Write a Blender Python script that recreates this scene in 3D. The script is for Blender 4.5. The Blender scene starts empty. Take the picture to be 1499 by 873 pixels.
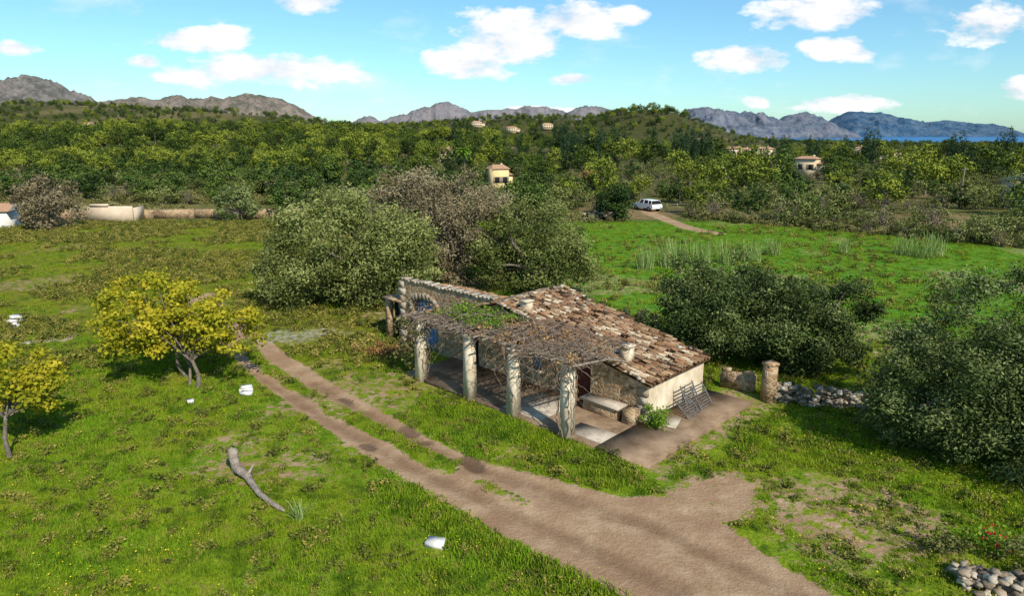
import bpy, math, numpy as np
from mathutils import Vector
R=math.radians
rng=np.random.default_rng(7)
scene=bpy.context.scene
scene.view_settings.view_transform='Standard'; scene.view_settings.look='None'; scene.view_settings.exposure=0
ROOT=scene.collection

# ---------------------------------------------------------------- helpers
_tab=np.random.default_rng(99).random((64,256,256))
def vn(x,y,sc,seed=0):
    x=np.asarray(x,float)/sc; y=np.asarray(y,float)/sc
    xi=np.floor(x).astype(int); yi=np.floor(y).astype(int); fx=x-xi; fy=y-yi
    fx=fx*fx*(3-2*fx); fy=fy*fy*(3-2*fy); t=_tab[seed%64]
    a=t[xi%256,yi%256]; b=t[(xi+1)%256,yi%256]; c=t[xi%256,(yi+1)%256]; d=t[(xi+1)%256,(yi+1)%256]
    return (a*(1-fx)+b*fx)*(1-fy)+(c*(1-fx)+d*fx)*fy
def fbm(x,y,sc,seed=0,o=4):
    s=0;a=.5;t=0
    for i in range(o):
        s=s+a*vn(x,y,sc/2**i,seed+i); t+=a; a*=.5
    return s/t
def ss(x,a,b):
    t=np.clip((x-a)/(b-a),0,1); return t*t*(3-2*t)
def g(x,y,cx,cy,sx,sy): return np.exp(-((x-cx)/sx)**2-((y-cy)/sy)**2)
def hgt(x,y):
    x=np.asarray(x,float); y=np.asarray(y,float)
    h=9*g(x,y,-170,330,170,95)+56*g(x,y,-760,1150,320,230)+27*g(x,y,-400,1000,190,160)
    h=h+33*g(x,y,182,900,80,150)+24*g(x,y,-10,1100,170,180)+13*g(x,y,150,1000,240,200)+2*g(x,y,-20,300,120,90)
    h=h+(fbm(x,y,160,3)-.5)*6*ss(y,250,700)
    r=np.hypot(x,y); a=x/np.maximum(r,1)
    h=h-7*ss(r,180,600)*ss(a,.0,.3)
    h=h-60*ss(r,1300,2400)*ss(a,.12,.3)
    return h

def quadmesh(name,V,F,mats,midx=None,v=None,col=None,loc=(0,0,0),link=True,smooth=False,rotz=0,parent=None):
    V=np.asarray(V,np.float32); F=np.asarray(F,np.int32)
    me=bpy.data.meshes.new(name)
    me.vertices.add(len(V)); me.vertices.foreach_set('co',V.ravel())
    k=F.shape[1]
    me.loops.add(F.size); me.loops.foreach_set('vertex_index',F.ravel())
    me.polygons.add(len(F)); me.polygons.foreach_set('loop_start',np.arange(0,F.size,k,dtype=np.int32))
    me.polygons.foreach_set('loop_total',np.full(len(F),k,np.int32))
    for m in (mats if isinstance(mats,(list,tuple)) else [mats]): me.materials.append(m)
    if midx is not None: me.polygons.foreach_set('material_index',np.asarray(midx,np.int32))
    me.update(calc_edges=True)
    if v is not None:
        a=me.attributes.new('v','FLOAT','FACE'); a.data.foreach_set('value',np.asarray(v,np.float32))
    if col is not None:
        a=me.attributes.new('gcol','FLOAT_COLOR','FACE' if len(col)==len(F) else 'POINT')
        c=np.ones((len(col),4),np.float32); c[:,:3]=col; a.data.foreach_set('color',c.ravel())
    if smooth: me.polygons.foreach_set('use_smooth',np.ones(len(F),bool))
    ob=bpy.data.objects.new(name,me); ob.location=loc; ob.rotation_euler[2]=rotz
    if link: ROOT.objects.link(ob)
    if parent: ob.parent=parent
    return ob
def empty(name,loc,rotz=0):
    e=bpy.data.objects.new(name,None); e.location=loc; e.rotation_euler[2]=rotz; e.empty_display_size=.3
    ROOT.objects.link(e); return e
class MB:
    """quad mesh builder with material indices"""
    def __init__(s): s.V=[];s.F=[];s.M=[];s.C=[];s.n=0
    def add(s,V,F,m=0,c=None):
        V=np.asarray(V,float).reshape(-1,3); F=np.asarray(F,int).reshape(-1,4)
        s.V.append(V); s.F.append(F+s.n); s.M.append(np.full(len(F),m)); s.C.append(np.full(len(F),.5 if c is None else c) if np.isscalar(c) or c is None else c); s.n+=len(V)
    def quad(s,a,b,c,d,m=0,cc=None): s.add([a,b,c,d],[[0,1,2,3]],m,cc)
    def box(s,c,sz,m=0,rot=0,taper=1.0,tilt=None,cc=None):
        x,y,z=sz; P=[]
        for k in (0,1):
            t=1 if k==0 else taper
            for (i,j) in ((-1,-1),(1,-1),(1,1),(-1,1)): P.append([i*x/2*t,j*y/2*t,(k-.5)*z])
        P=np.array(P)
        if tilt is not None:
            from mathutils import Euler
            E=np.array(Euler(tilt).to_matrix()); P=P@E.T
        cr,sr=math.cos(rot),math.sin(rot)
        P=np.stack([P[:,0]*cr-P[:,1]*sr,P[:,0]*sr+P[:,1]*cr,P[:,2]],1)+np.array(c)
        s.add(P,[[0,3,2,1],[4,5,6,7],[0,1,5,4],[1,2,6,5],[2,3,7,6],[3,0,4,7]],m,cc)
    def tube(s,pts,rad,k=6,m=0,c=None):
        pts=np.asarray(pts,float); n=len(pts); rad=np.broadcast_to(rad,(n,))
        T=np.gradient(pts,axis=0); T/=np.linalg.norm(T,axis=1)[:,None]+1e-9
        up=np.array([.31,.17,.93]) if abs(T[0,2])<.8 else np.array([1,.2,0.])
        A=np.cross(T,up); A/=np.linalg.norm(A,axis=1)[:,None]+1e-9; B=np.cross(T,A)
        th=np.arange(k)*2*math.pi/k
        V=pts[:,None,:]+rad[:,None,None]*(np.cos(th)[None,:,None]*A[:,None,:]+np.sin(th)[None,:,None]*B[:,None,:])
        F=[]
        for i in range(n-1):
            for j in range(k): F.append([i*k+j,i*k+(j+1)%k,(i+1)*k+(j+1)%k,(i+1)*k+j])
        s.add(V.reshape(-1,3),F,m,c)
    def cyl(s,c,r,h,axis='z',k=14,m=0):
        ax={'x':0,'y':1,'z':2}[axis]; d=np.zeros(3); d[ax]=h/2; c=np.array(c,float)
        pts=[c-d,c-d*.999,c+d*.999,c+d]; s.tube(pts,[.001,r,r,.001],k,m)
    def out(s,name,mats,**kw):
        return quadmesh(name,np.concatenate(s.V),np.concatenate(s.F),mats,np.concatenate(s.M),v=np.concatenate(s.C),**kw)

# ---------------------------------------------------------------- materials
def newmat(name):
    m=bpy.data.materials.new(name); m.use_nodes=True; nt=m.node_tree; nt.nodes.clear()
    o=nt.nodes.new('ShaderNodeOutputMaterial'); b=nt.nodes.new('ShaderNodeBsdfPrincipled')
    b.inputs['Roughness'].default_value=.85; b.inputs['Specular IOR Level'].default_value=.12
    nt.links.new(b.outputs[0],o.inputs[0]); return m,nt,b,o
def N(nt,t,**k):
    n=nt.nodes.new(t)
    for a,b in k.items(): setattr(n,a,b)
    return n
def ramp(nt,fac,stops,interp='LINEAR'):
    r=N(nt,'ShaderNodeValToRGB'); cr=r.color_ramp; cr.interpolation=interp
    while len(cr.elements)<len(stops): cr.elements.new(.5)
    for e,(p,c) in zip(cr.elements,stops): e.position=p; e.color=(*c,1) if len(c)==3 else c
    nt.links.new(fac,r.inputs[0]); return r.outputs[0]
def noise(nt,vec,scale,detail=4,rough=.55,dist=0):
    n=N(nt,'ShaderNodeTexNoise'); n.inputs['Scale'].default_value=scale; n.inputs['Detail'].default_value=detail
    n.inputs['Roughness'].default_value=rough; n.inputs['Distortion'].default_value=dist
    if vec is not None: nt.links.new(vec,n.inputs['Vector'])
    return n.outputs['Fac']
def mth(nt,op,a,b=None,c=None,clamp=False):
    n=N(nt,'ShaderNodeMath',operation=op,use_clamp=clamp)
    for i,x in enumerate((a,b,c)):
        if x is None: continue
        if isinstance(x,(int,float)): n.inputs[i].default_value=x
        else: nt.links.new(x,n.inputs[i])
    return n.outputs[0]
def mix(nt,f,a,b,mode='MIX'):
    n=N(nt,'ShaderNodeMix',data_type='RGBA',blend_type=mode)
    for i,x in ((0,f),(6,a),(7,b)):
        if isinstance(x,(int,float)): n.inputs[i].default_value=x
        elif isinstance(x,tuple): n.inputs[i].default_value=(*x,1)
        else: nt.links.new(x,n.inputs[i])
    return n.outputs[2]
def bump(nt,h,b,st=.5,d=.05):
    n=N(nt,'ShaderNodeBump'); n.inputs['Strength'].default_value=st; n.inputs['Distance'].default_value=d
    nt.links.new(h,n.inputs['Height']); nt.links.new(n.outputs[0],b.inputs['Normal'])
def pos(nt): return N(nt,'ShaderNodeNewGeometry').outputs['Position']
def attr(nt,name):
    return N(nt,'ShaderNodeAttribute',attribute_name=name)
def leafmat(name,c0,c1,c2,rv=.25,trans=.25,rough=.6):
    m,nt,b,o=newmat(name)
    v=attr(nt,'v').outputs['Fac']
    rnd=N(nt,'ShaderNodeObjectInfo').outputs['Random']
    f=mth(nt,'ADD',v,mth(nt,'MULTIPLY',mth(nt,'SUBTRACT',rnd,.5),rv),clamp=True)
    col=ramp(nt,f,[(0,c0),(.5,c1),(1,c2)])
    nt.links.new(col,b.inputs['Base Color']); b.inputs['Roughness'].default_value=rough
    if trans<=0: return m
    t=N(nt,'ShaderNodeBsdfTranslucent'); nt.links.new(mix(nt,1.0,col,(1.0,1.0,.5),'MULTIPLY'),t.inputs[0])
    ms=N(nt,'ShaderNodeMixShader'); ms.inputs[0].default_value=trans
    nt.links.new(b.outputs[0],ms.inputs[1]); nt.links.new(t.outputs[0],ms.inputs[2]); nt.links.new(ms.outputs[0],o.inputs[0])
    return m
def simple(name,c0,c1,scale=3,rough=.85,bs=.3,bd=.02,detail=6,metal=0):
    m,nt,b,o=newmat(name); p=N(nt,'ShaderNodeTexCoord').outputs['Object']
    n=noise(nt,p,scale,detail,.65); nt.links.new(ramp(nt,n,[(.3,c0),(.7,c1)]),b.inputs['Base Color'])
    b.inputs['Roughness'].default_value=rough; b.inputs['Metallic'].default_value=metal
    if bs: bump(nt,noise(nt,p,scale*5,4),b,bs,bd)
    return m
def vmat(name,stops,rough=.85,ns=8,interp='LINEAR'):
    m,nt,b,o=newmat(name); v=attr(nt,'v').outputs['Fac']; p=N(nt,'ShaderNodeTexCoord').outputs['Object']
    c=ramp(nt,v,stops,interp); n=noise(nt,p,ns,5,.7)
    c=mix(nt,1.0,c,ramp(nt,n,[(.25,(.45,.43,.4)),(.5,(1,1,1)),(.75,(1.35,1.3,1.25))]),'MULTIPLY')
    nt.links.new(c,b.inputs['Base Color']); b.inputs['Roughness'].default_value=rough
    bump(nt,n,b,.4,.02); return m
def stonemat(name,cols,mortar,scale=4.5,mw=.06):
    m,nt,b,o=newmat(name); p=N(nt,'ShaderNodeTexCoord').outputs['Object']
    wn=N(nt,'ShaderNodeTexNoise'); wn.inputs['Scale'].default_value=5; nt.links.new(p,wn.inputs['Vector'])
    wp=N(nt,'ShaderNodeVectorMath',operation='MULTIPLY_ADD'); nt.links.new(wn.outputs['Color'],wp.inputs[0]); wp.inputs[1].default_value=(.12,.12,.12); nt.links.new(p,wp.inputs[2])
    mp=N(nt,'ShaderNodeMapping'); mp.inputs['Scale'].default_value=(1,1,1.5); nt.links.new(wp.outputs[0],mp.inputs[0])
    v=N(nt,'ShaderNodeTexVoronoi'); v.inputs['Scale'].default_value=scale; nt.links.new(mp.outputs[0],v.inputs['Vector'])
    e=N(nt,'ShaderNodeTexVoronoi',feature='DISTANCE_TO_EDGE'); e.inputs['Scale'].default_value=scale; nt.links.new(mp.outputs[0],e.inputs['Vector'])
    sp=N(nt,'ShaderNodeSeparateColor'); nt.links.new(v.outputs['Color'],sp.inputs[0])
    c=ramp(nt,sp.outputs[0],[(i/(len(cols)-1),q) for i,q in enumerate(cols)])
    n2=noise(nt,p,1.3,5,.7); c=mix(nt,1.0,c,ramp(nt,n2,[(.3,(.55,.52,.48)),(.6,(1.1,1.08,1.05))]),'MULTIPLY')
    f=ramp(nt,e.outputs['Distance'],[(0,(0,0,0)),(mw,(1,1,1))])
    nt.links.new(mix(nt,f,mortar,c),b.inputs['Base Color'])
    h=mth(nt,'ADD',mth(nt,'MINIMUM',e.outputs['Distance'],.2),mth(nt,'MULTIPLY',noise(nt,p,25,4),.08))
    bump(nt,h,b,.9,.12); return m

M_olive=leafmat('olive_leaf',(.02,.03,.007),(.100,.122,.026),(.32,.34,.11),trans=0)
M_oliveD=leafmat('olive_leaf_dark',(.010,.019,.005),(.055,.082,.018),(.25,.29,.10),trans=0)
M_greyb=leafmat('grey_twigs',(.05,.038,.02),(.17,.132,.07),(.34,.285,.165),trans=0)
M_yel=leafmat('yellow_leaf',(.12,.16,.012),(.42,.39,.025),(.72,.55,.05),trans=.35)
M_pine=leafmat('pine_needles',(.012,.026,.005),(.072,.108,.013),(.25,.28,.03),rv=.9,trans=0)
M_oak=leafmat('oak_leaf',(.008,.02,.005),(.036,.07,.012),(.12,.17,.028),rv=.7,trans=0)
M_cyp=leafmat('cypress_leaf',(.010,.025,.010),(.024,.05,.017),(.05,.085,.03),trans=0)
M_shr=leafmat('shrub_leaf',(.07,.08,.02),(.17,.17,.05),(.30,.26,.11),rv=.8,trans=0)
M_grn=leafmat('green_leaf',(.05,.11,.01),(.14,.25,.02),(.26,.38,.05))
M_red=leafmat('rust_leaf',(.14,.07,.03),(.32,.16,.06),(.42,.28,.12),trans=0)
M_bark=simple('bark',(.10,.08,.06),(.28,.23,.18),6,bs=.8,bd=.05)
M_wood=simple('weathered_wood',(.14,.11,.08),(.38,.31,.24),9,bs=.6)
M_vine=simple('vine_bark',(.12,.08,.055),(.32,.245,.185),7,bs=.4)
M_plaster=simple('plaster',(.50,.38,.25),(.84,.74,.56),1.3,bs=.5,bd=.03)
M_conc=simple('stained_concrete',(.11,.068,.038),(.38,.265,.17),.9,bs=.5,bd=.03)
M_slab=simple('pale_slab',(.30,.24,.18),(.58,.51,.41),2,bs=.4)
M_stone=stonemat('rubble_stone',[(.20,.125,.07),(.46,.33,.20),(.34,.20,.10),(.58,.46,.31)],(.50,.38,.25))
M_stoneb=stonemat('ashlar_stone',[(.28,.17,.09),(.46,.32,.18),(.34,.21,.11),(.53,.40,.25)],(.56,.45,.32),3.2,.08)
M_loose=vmat('loose_stone',[(0,(.13,.10,.065)),(.5,(.34,.27,.19)),(1,(.56,.49,.38))])
M_white=simple('white_stone',(.5,.47,.42),(.8,.78,.74),4,bs=.4)
M_tile=vmat('roof_tile',[(0,(.04,.028,.018)),(.14,(.12,.07,.04)),(.3,(.29,.16,.08)),(.45,(.47,.31,.175)),(.6,(.20,.13,.08)),(.74,(.42,.215,.11)),(.87,(.50,.37,.235)),(1,(.66,.54,.37))],ns=6)
M_blue=simple('blue_paint',(.12,.24,.42),(.18,.33,.52),5,rough=.5,bs=.1)
M_redd=simple('dark_red_paint',(.07,.025,.02),(.12,.04,.03),5,bs=.1)
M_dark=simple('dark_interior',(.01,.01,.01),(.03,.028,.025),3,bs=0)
M_metal=simple('grey_metal',(.05,.045,.04),(.20,.19,.18),8,rough=.7,bs=.1)
M_carp=simple('white_car_paint',(.78,.79,.8),(.82,.82,.83),1,rough=.25,bs=0)
M_glass=simple('car_glass',(.01,.012,.015),(.02,.022,.025),1,rough=.08,bs=0)
M_rub=simple('rubber',(.01,.01,.01),(.02,.02,.02),1,bs=0)

# ---------------------------------------------------------------- ground masks
def sdpoly(px,py,poly):
    poly=np.array(poly,float); n=len(poly); d=np.full(px.shape,1e9); ins=np.zeros(px.shape,bool)
    for i in range(n):
        a=poly[i]; b=poly[(i+1)%n]; e=b-a
        t=np.clip(((px-a[0])*e[0]+(py-a[1])*e[1])/(e@e),0,1)
        d=np.minimum(d,np.hypot(px-a[0]-t*e[0],py-a[1]-t*e[1]))
        c=((a[1]>py)!=(b[1]>py))
        xs=a[0]+(py-a[1])*(e[0])/(e[1] if abs(e[1])>1e-9 else 1e-9)
        ins^=c&(px<xs)
    return np.where(ins,d,-d)
def dline(px,py,pl):
    pl=np.array(pl,float); d=np.full(px.shape,1e9)
    for a,b in zip(pl[:-1],pl[1:]):
        e=b-a; t=np.clip(((px-a[0])*e[0]+(py-a[1])*e[1])/(e@e),0,1)
        d=np.minimum(d,np.hypot(px-a[0]-t*e[0],py-a[1]-t*e[1]))
    return d
TRACK=[(-23,46),(-18.9,39.8),(-14.4,33.6),(-11.1,29.1),(-8.4,26.0),(-5.7,22.9),(-3.3,20.3),(-1.0,18.1),(.9,16.2),(3.0,14.5),(7,10.8),(12,10.8),(7.5,14.5),(6.4,16.3),(6.0,17.4),(4.6,18.9),(3.2,18.9),(1.1,20.1),(-1.2,21.3),(-2.7,22.6),(-5.2,25.3),(-8.2,28.7),(-11.3,32.5),(-13.9,36),(-17.0,40.2),(-21,46.5)]
STRIP=[(-14.5,35.5),(-12.6,32.2),(-9.8,28.85),(-7.0,25.85),(-3.8,22.65),(-2.1,21.1)]
STRIP2=[(-1.0,20.0),(.4,18.75)]
RUTS=[[(-12.1,30.2),(-8.9,26.8),(-6.2,23.9),(-3.2,21.0),(0,18.3),(4,14.8)],[(-8.9,29.1),(-6.2,25.9),(-3.4,23),(-1,20.9),(1.8,19.1),(4,17.6),(7,14.5)]]
PUD=[(-3.8,23.75,.85,.36),(-1.4,21.4,1.0,.34),(-5.2,22.6,.35,.22),(-7.0,27.0,.7,.14)]
O=np.array([5.17,24.53]); Dv=np.array([-.7200,.6940]); Nv=np.array([.6940,.7200])
def L2(s,n): return (O[0]+Dv[0]*s+Nv[0]*n, O[1]+Dv[1]*s+Nv[1]*n)
HOUSE=[L2(-2.2,-3.1),L2(11.2,-3.1),L2(12.5,-.5),L2(16.5,0),L2(16.5,4.5),L2(-2.2,5)]
def masks(x,y):
    d=ss(sdpoly(x,y,TRACK)+.25,-.4,.4)
    sw=.24+.26*vn(x,y,1.5,5)
    st=.95*(1-ss(dline(x,y,STRIP),sw*.6,sw*1.3+.12)); st=np.maximum(st,.9*(1-ss(dline(x,y,STRIP2),.1,.35)))
    d=d*(1-st)
    gr=.62*ss(sdpoly(x,y,[(-15.5,35.5),(-14,38),(-11,38.6),(-8,37.5),(-7.6,36),(-10,35.6),(-11.5,34.2),(-13,34.5)]),-1.5,1.4)
    bare=.52*ss(sdpoly(x,y,[(5.6,20.5),(7.5,21.5),(12,21.5),(14,18),(13,15),(7,14)]),-1.5,2)
    bare=np.maximum(bare,.68*ss(sdpoly(x,y,[(4.2,19.2),(5.6,20.6),(7.6,21.0),(8.2,19.8),(7.3,17.8),(5.8,17.2)]),-.9,.9))
    bare=np.maximum(bare,.5*ss(sdpoly(x,y,[L2(-3,-3.5),L2(-3,6),L2(0,6),L2(0,-3)]),-1,.5))
    bare=np.maximum(bare,.48*ss(fbm(x,y,7,20),.5,.72))
    bare=np.maximum(bare,.9*(1-ss(dline(x,y,[(19.7,101),(19.3,95),(20.9,80),(23,76)]),.5,1.6))*(y>70))
    w=np.zeros_like(x)
    for (cx,cy,a,b) in PUD:
        u=(x-cx)*Dv[0]+(y-cy)*Dv[1]; q=(x-cx)*Nv[0]+(y-cy)*Nv[1]
        w=np.maximum(w,1-ss(np.hypot(u/a,q/b)+1.3*(vn(x,y,.45,9)-.5),.5,1.15))
    return np.maximum(d,bare),gr,w,d
HEDGE=lambda x: 86-.9*np.maximum(0,x-28)

# ground sheet (non-uniform grid)
def axis(lo,hi,st,far,gf):
    a=list(np.arange(lo,hi,st)); s=st; x=a[-1]
    while x<far: s*=gf; x+=s; a.append(x)
    return a
xp=axis(0,30,.17,7000,1.075); xs=np.array([-v for v in xp[:0:-1]]+xp)
ys=np.array([-60,-30,-10,0,6,9]+axis(11,44,.17,7500,1.05))
X,Y=np.meshgrid(xs,ys,indexing='ij'); nx,ny=X.shape
x=X.ravel(); y=Y.ravel()
bare,grv,wet,dirt=masks(x,y)
z=hgt(x,y)
near=(y<70)&(np.abs(x)<60)
z=z+np.where(near,(fbm(x,y,2.5,30)-.5)*.12*(1-dirt),0)
rd=np.minimum(dline(x,y,RUTS[0]),dline(x,y,RUTS[1])); z=z-np.where(near,.07*(1-ss(rd,.15,.6))*dirt,0)-.03*wet
lawn=np.array([.17,.275,.011]); leftf=np.array([.17,.205,.014]); rightf=np.array([.10,.27,.014]); far=np.array([.11,.125,.03]); ff=np.array([.045,.055,.016])
col=np.tile(lawn,(len(x),1))
def lay(c,m):
    global col
    col=col*(1-m[:,None])+np.asarray(c)[None,:]*m[:,None]
lay(leftf,ss(y+.35*x,20,32)*(x<3)*ss(-x,3,10)); lay(rightf,ss(y,33,38)*ss(x,-2,3))
lay(far,ss(y-HEDGE(x),-2,3)); lay((.17,.17,.05),ss(y,92,98)*ss(-y,-190,-150)*ss(-x,35,50)*.8)
lay((.28,.21,.10),ss(fbm(x,y,14,41),.52,.6)*ss(y-HEDGE(x),0,5)*(y<130)*(x>10)*.8)
lay((.18,.24,.035),ss(fbm(x,y,60,40),.55,.6)*ss(y,100,120)*(y<500))
lay(ff,ss(y,190,230)*.8); lay((.24,.20,.09),ss(fbm(x,y,80,44),.58,.64)*ss(y,400,600)*.6*(1-ss(g(x,y,182,900,110,200),.2,.4)))
idx=np.arange(nx*ny).reshape(nx,ny)
F=np.stack([idx[:-1,:-1],idx[1:,:-1],idx[1:,1:],idx[:-1,1:]],-1).reshape(-1,4)

def grasscol(nt,p,base):
    n1=noise(nt,p,.35,3,.6); n2=noise(nt,p,1.8,3,.7); n3=noise(nt,p,11,3,.7)
    c=mix(nt,ramp(nt,n1,[(.38,(0,0,0)),(.62,(.8,.8,.8))]),base,mix(nt,1.0,base,(1.4,1.05,1.1),'MULTIPLY'))
    c=mix(nt,ramp(nt,n2,[(.46,(0,0,0)),(.7,(.7,.7,.7))]),c,mix(nt,1.0,c,(.5,.58,.7),'MULTIPLY'))
    c=mix(nt,ramp(nt,n2,[(.28,(.7,.7,.7)),(.45,(0,0,0))]),c,(.30,.25,.06))
    n4=noise(nt,p,.9,4,.75); c=mix(nt,ramp(nt,n4,[(.5,(0,0,0)),(.62,(.75,.75,.75))]),c,mix(nt,1.0,c,(.38,.5,.5),'MULTIPLY'))
    return c,n3
M_g,nt,b,o=newmat('ground_grass_soil')
p=pos(nt); base=attr(nt,'gcol').outputs['Color']
c,n3=grasscol(nt,p,base)
c=mix(nt,1.0,c,ramp(nt,n3,[(.3,(.55,.55,.55)),(.55,(1.05,1.05,1.05)),(.75,(1.4,1.35,1.2))]),'MULTIPLY')
ba=attr(nt,'bare').outputs['Fac']
e=noise(nt,p,2.6,6,.75)
soilc=mix(nt,ramp(nt,noise(nt,p,1.1,6,.7),[(.3,(0,0,0)),(.7,(1,1,1))]),(.30,.175,.09),(.58,.41,.25))
soilc=mix(nt,ramp(nt,noise(nt,p,18,4,.7),[(.45,(0,0,0)),(.8,(.6,.6,.6))]),soilc,(.52,.39,.26))
soilc=mix(nt,ramp(nt,noise(nt,p,.5,5,.7),[(.4,(.7,.7,.7)),(.6,(0,0,0))]),soilc,(.33,.195,.11))
soilc=mix(nt,mth(nt,'MULTIPLY',attr(nt,'rut').outputs['Fac'],.6),soilc,mix(nt,1.0,soilc,(.55,.5,.47),'MULTIPLY'))
mk=mth(nt,'ADD',ba,mth(nt,'MULTIPLY',mth(nt,'SUBTRACT',e,.5),1.3))
mk=ramp(nt,mk,[(.46,(0,0,0)),(.56,(1,1,1))])
c=mix(nt,mk,c,soilc)
gv=mth(nt,'ADD',attr(nt,'grav').outputs['Fac'],mth(nt,'MULTIPLY',mth(nt,'SUBTRACT',e,.55),1.6))
c=mix(nt,ramp(nt,gv,[(.4,(0,0,0)),(.7,(.8,.8,.8))]),c,mix(nt,n3,(.36,.31,.24),(.66,.60,.50)))
we=attr(nt,'wet').outputs['Fac']
c=mix(nt,ramp(nt,we,[(.1,(0,0,0)),(.6,(.7,.7,.7))]),c,(.12,.07,.045))
nt.links.new(c,b.inputs['Base Color'])
nt.links.new(ramp(nt,we,[(.3,(.95,.95,.95)),(.8,(.25,.25,.25))]),b.inputs['Roughness'])
bump(nt,noise(nt,p,8,5,.75),b,.8,.09)
gnd=quadmesh('ground',np.stack([x,y,z],1),F,M_g,col=col,smooth=True)
rutm=(1-ss(rd+.25*(vn(x,y,.8,17)-.5),.1,.4))*dirt
for nm,a_ in (('rut',rutm),('bare',bare),('grav',grv),('wet',wet)):
    a=gnd.data.attributes.new(nm,'FLOAT','POINT'); a.data.foreach_set('value',a_.astype(np.float32))

# sea
mS,nt,b,o=newmat('sea_water'); b.inputs['Base Color'].default_value=(.03,.16,.36,1); b.inputs['Roughness'].default_value=.4
quadmesh('sea',[(-3000,1500,-32),(60000,1500,-32),(60000,58000,-32),(-3000,58000,-32)],[[0,1,2,3]],mS)

# mountains
def mountains(name,D,prof,c0,c1,seed,depth=900,rough=.10,base=-40):
    prof=np.array(prof,float); n=420; nd=50
    a=np.linspace(prof[0,0],prof[-1,0],n); e=np.interp(a,prof[:,0],prof[:,1])
    dd=np.linspace(-1,1,nd); A,Dd=np.meshgrid(a,dd,indexing='ij'); E=np.repeat(e[:,None],nd,1)
    XX=A*D; YY=D+Dd*depth
    sh=np.clip(1-np.abs(Dd)**1.25,0,1)
    hh=(11+E*D-base)
    rn=1-np.abs(fbm(XX,YY,D*.05,seed,7)*2-1)*2.4+.5*(fbm(XX,YY,D*.008,seed+9,3)-.5)
    Z=base+hh*sh*(1+rough*(rn-.3))+hh*.6*(rn-.5)*sh*(1-sh)*2
    I=np.arange(n*nd).reshape(n,nd); F=np.stack([I[:-1,:-1],I[1:,:-1],I[1:,1:],I[:-1,1:]],-1).reshape(-1,4)
    m,nt,b,o=newmat(name+'_rock'); p=pos(nt); nn=noise(nt,p,12/D*5,9,.8)
    nt.links.new(ramp(nt,nn,[(.42,c0),(.58,c1)]),b.inputs['Base Color']); b.inputs['Roughness'].default_value=1; bump(nt,nn,b,1,D*.012)  # rock tones with the distance haze painted into them, bluer on far ranges
    quadmesh(name,np.stack([XX,YY,Z],-1).reshape(-1,3),F,m,smooth=True)
def pr(l): return [((px-749.5)/1037.,(194-py)*.00094) for px,py in l]
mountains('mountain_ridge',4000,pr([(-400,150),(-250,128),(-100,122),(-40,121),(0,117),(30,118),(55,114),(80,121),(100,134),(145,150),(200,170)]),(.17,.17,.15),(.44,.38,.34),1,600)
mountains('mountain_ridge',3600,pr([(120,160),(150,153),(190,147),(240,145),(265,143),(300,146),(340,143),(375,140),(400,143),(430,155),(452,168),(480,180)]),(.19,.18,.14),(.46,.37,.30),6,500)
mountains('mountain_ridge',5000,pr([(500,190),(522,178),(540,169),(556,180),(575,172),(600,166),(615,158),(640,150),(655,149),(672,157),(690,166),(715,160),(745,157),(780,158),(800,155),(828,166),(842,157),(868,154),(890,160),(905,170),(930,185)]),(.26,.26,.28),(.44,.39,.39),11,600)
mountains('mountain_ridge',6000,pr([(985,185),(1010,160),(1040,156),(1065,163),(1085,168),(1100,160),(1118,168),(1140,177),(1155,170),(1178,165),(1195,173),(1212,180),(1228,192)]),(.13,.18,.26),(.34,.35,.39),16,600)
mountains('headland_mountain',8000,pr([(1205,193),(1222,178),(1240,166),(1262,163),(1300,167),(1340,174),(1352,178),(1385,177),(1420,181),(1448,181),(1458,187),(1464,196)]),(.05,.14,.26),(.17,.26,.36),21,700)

# ---------------------------------------------------------------- foliage builders
def cards(P,Nr,size,asp,rg):
    n=len(P); Nr=Nr/(np.linalg.norm(Nr,axis=1)[:,None]+1e-9)
    r=rg.normal(size=(n,3)); T=np.cross(Nr,r); T/=np.linalg.norm(T,axis=1)[:,None]+1e-9; B=np.cross(Nr,T)
    s=(size*(.6+.8*rg.random(n)))[:,None]
    V=np.stack([P+T*s/2,P+B*s*asp/2,P-T*s/2,P-B*s*asp/2],1).reshape(-1,3)
    return V,np.arange(4*n).reshape(n,4)
def crown(ells,ncl,cr,nleaf,size,asp,rg,zmin=.15,fill=.15,up=.35,flat=.75):
    ells=np.array(ells,float); vol=ells[:,3]*ells[:,4]*ells[:,5]; vol=vol**.7; vol/=vol.sum()
    k=rg.choice(len(ells),ncl,p=vol)
    dirs=rg.normal(size=(ncl,3)); dirs/=np.linalg.norm(dirs,axis=1)[:,None]
    rr=np.where(rg.random(ncl)<fill,rg.random(ncl)*.6+.1,.72+.3*rg.random(ncl))
    C=ells[k,:3]+dirs*rr[:,None]*ells[k,3:]
    C[:,2]=np.maximum(C[:,2],zmin+cr*.3*rg.random(ncl))
    crs=cr*(.55+.9*rg.random(ncl)); w=crs**2; w/=w.sum()
    cnt=rg.multinomial(nleaf,w); ci=np.repeat(np.arange(ncl),cnt)
    d=rg.normal(size=(nleaf,3)); d/=np.linalg.norm(d,axis=1)[:,None]
    r=rg.random(nleaf)**.45*(1+.25*rg.normal(size=nleaf))
    P=C[ci]+d*(r*crs[ci])[:,None]*np.array([1,1,flat])
    P[:,2]=np.maximum(P[:,2],.03+.2*rg.random(nleaf)*size)
    Nr=d*.9+rg.normal(size=(nleaf,3))*.7+np.array([0,0,up])
    V,F=cards(P,Nr,size,asp,rg)
    cv=rg.random(ncl)
    v=np.clip(.12+.42*cv[ci]+.40*rg.random(nleaf)+.10*d[:,2],0,1)
    return V,F,v,C
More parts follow.
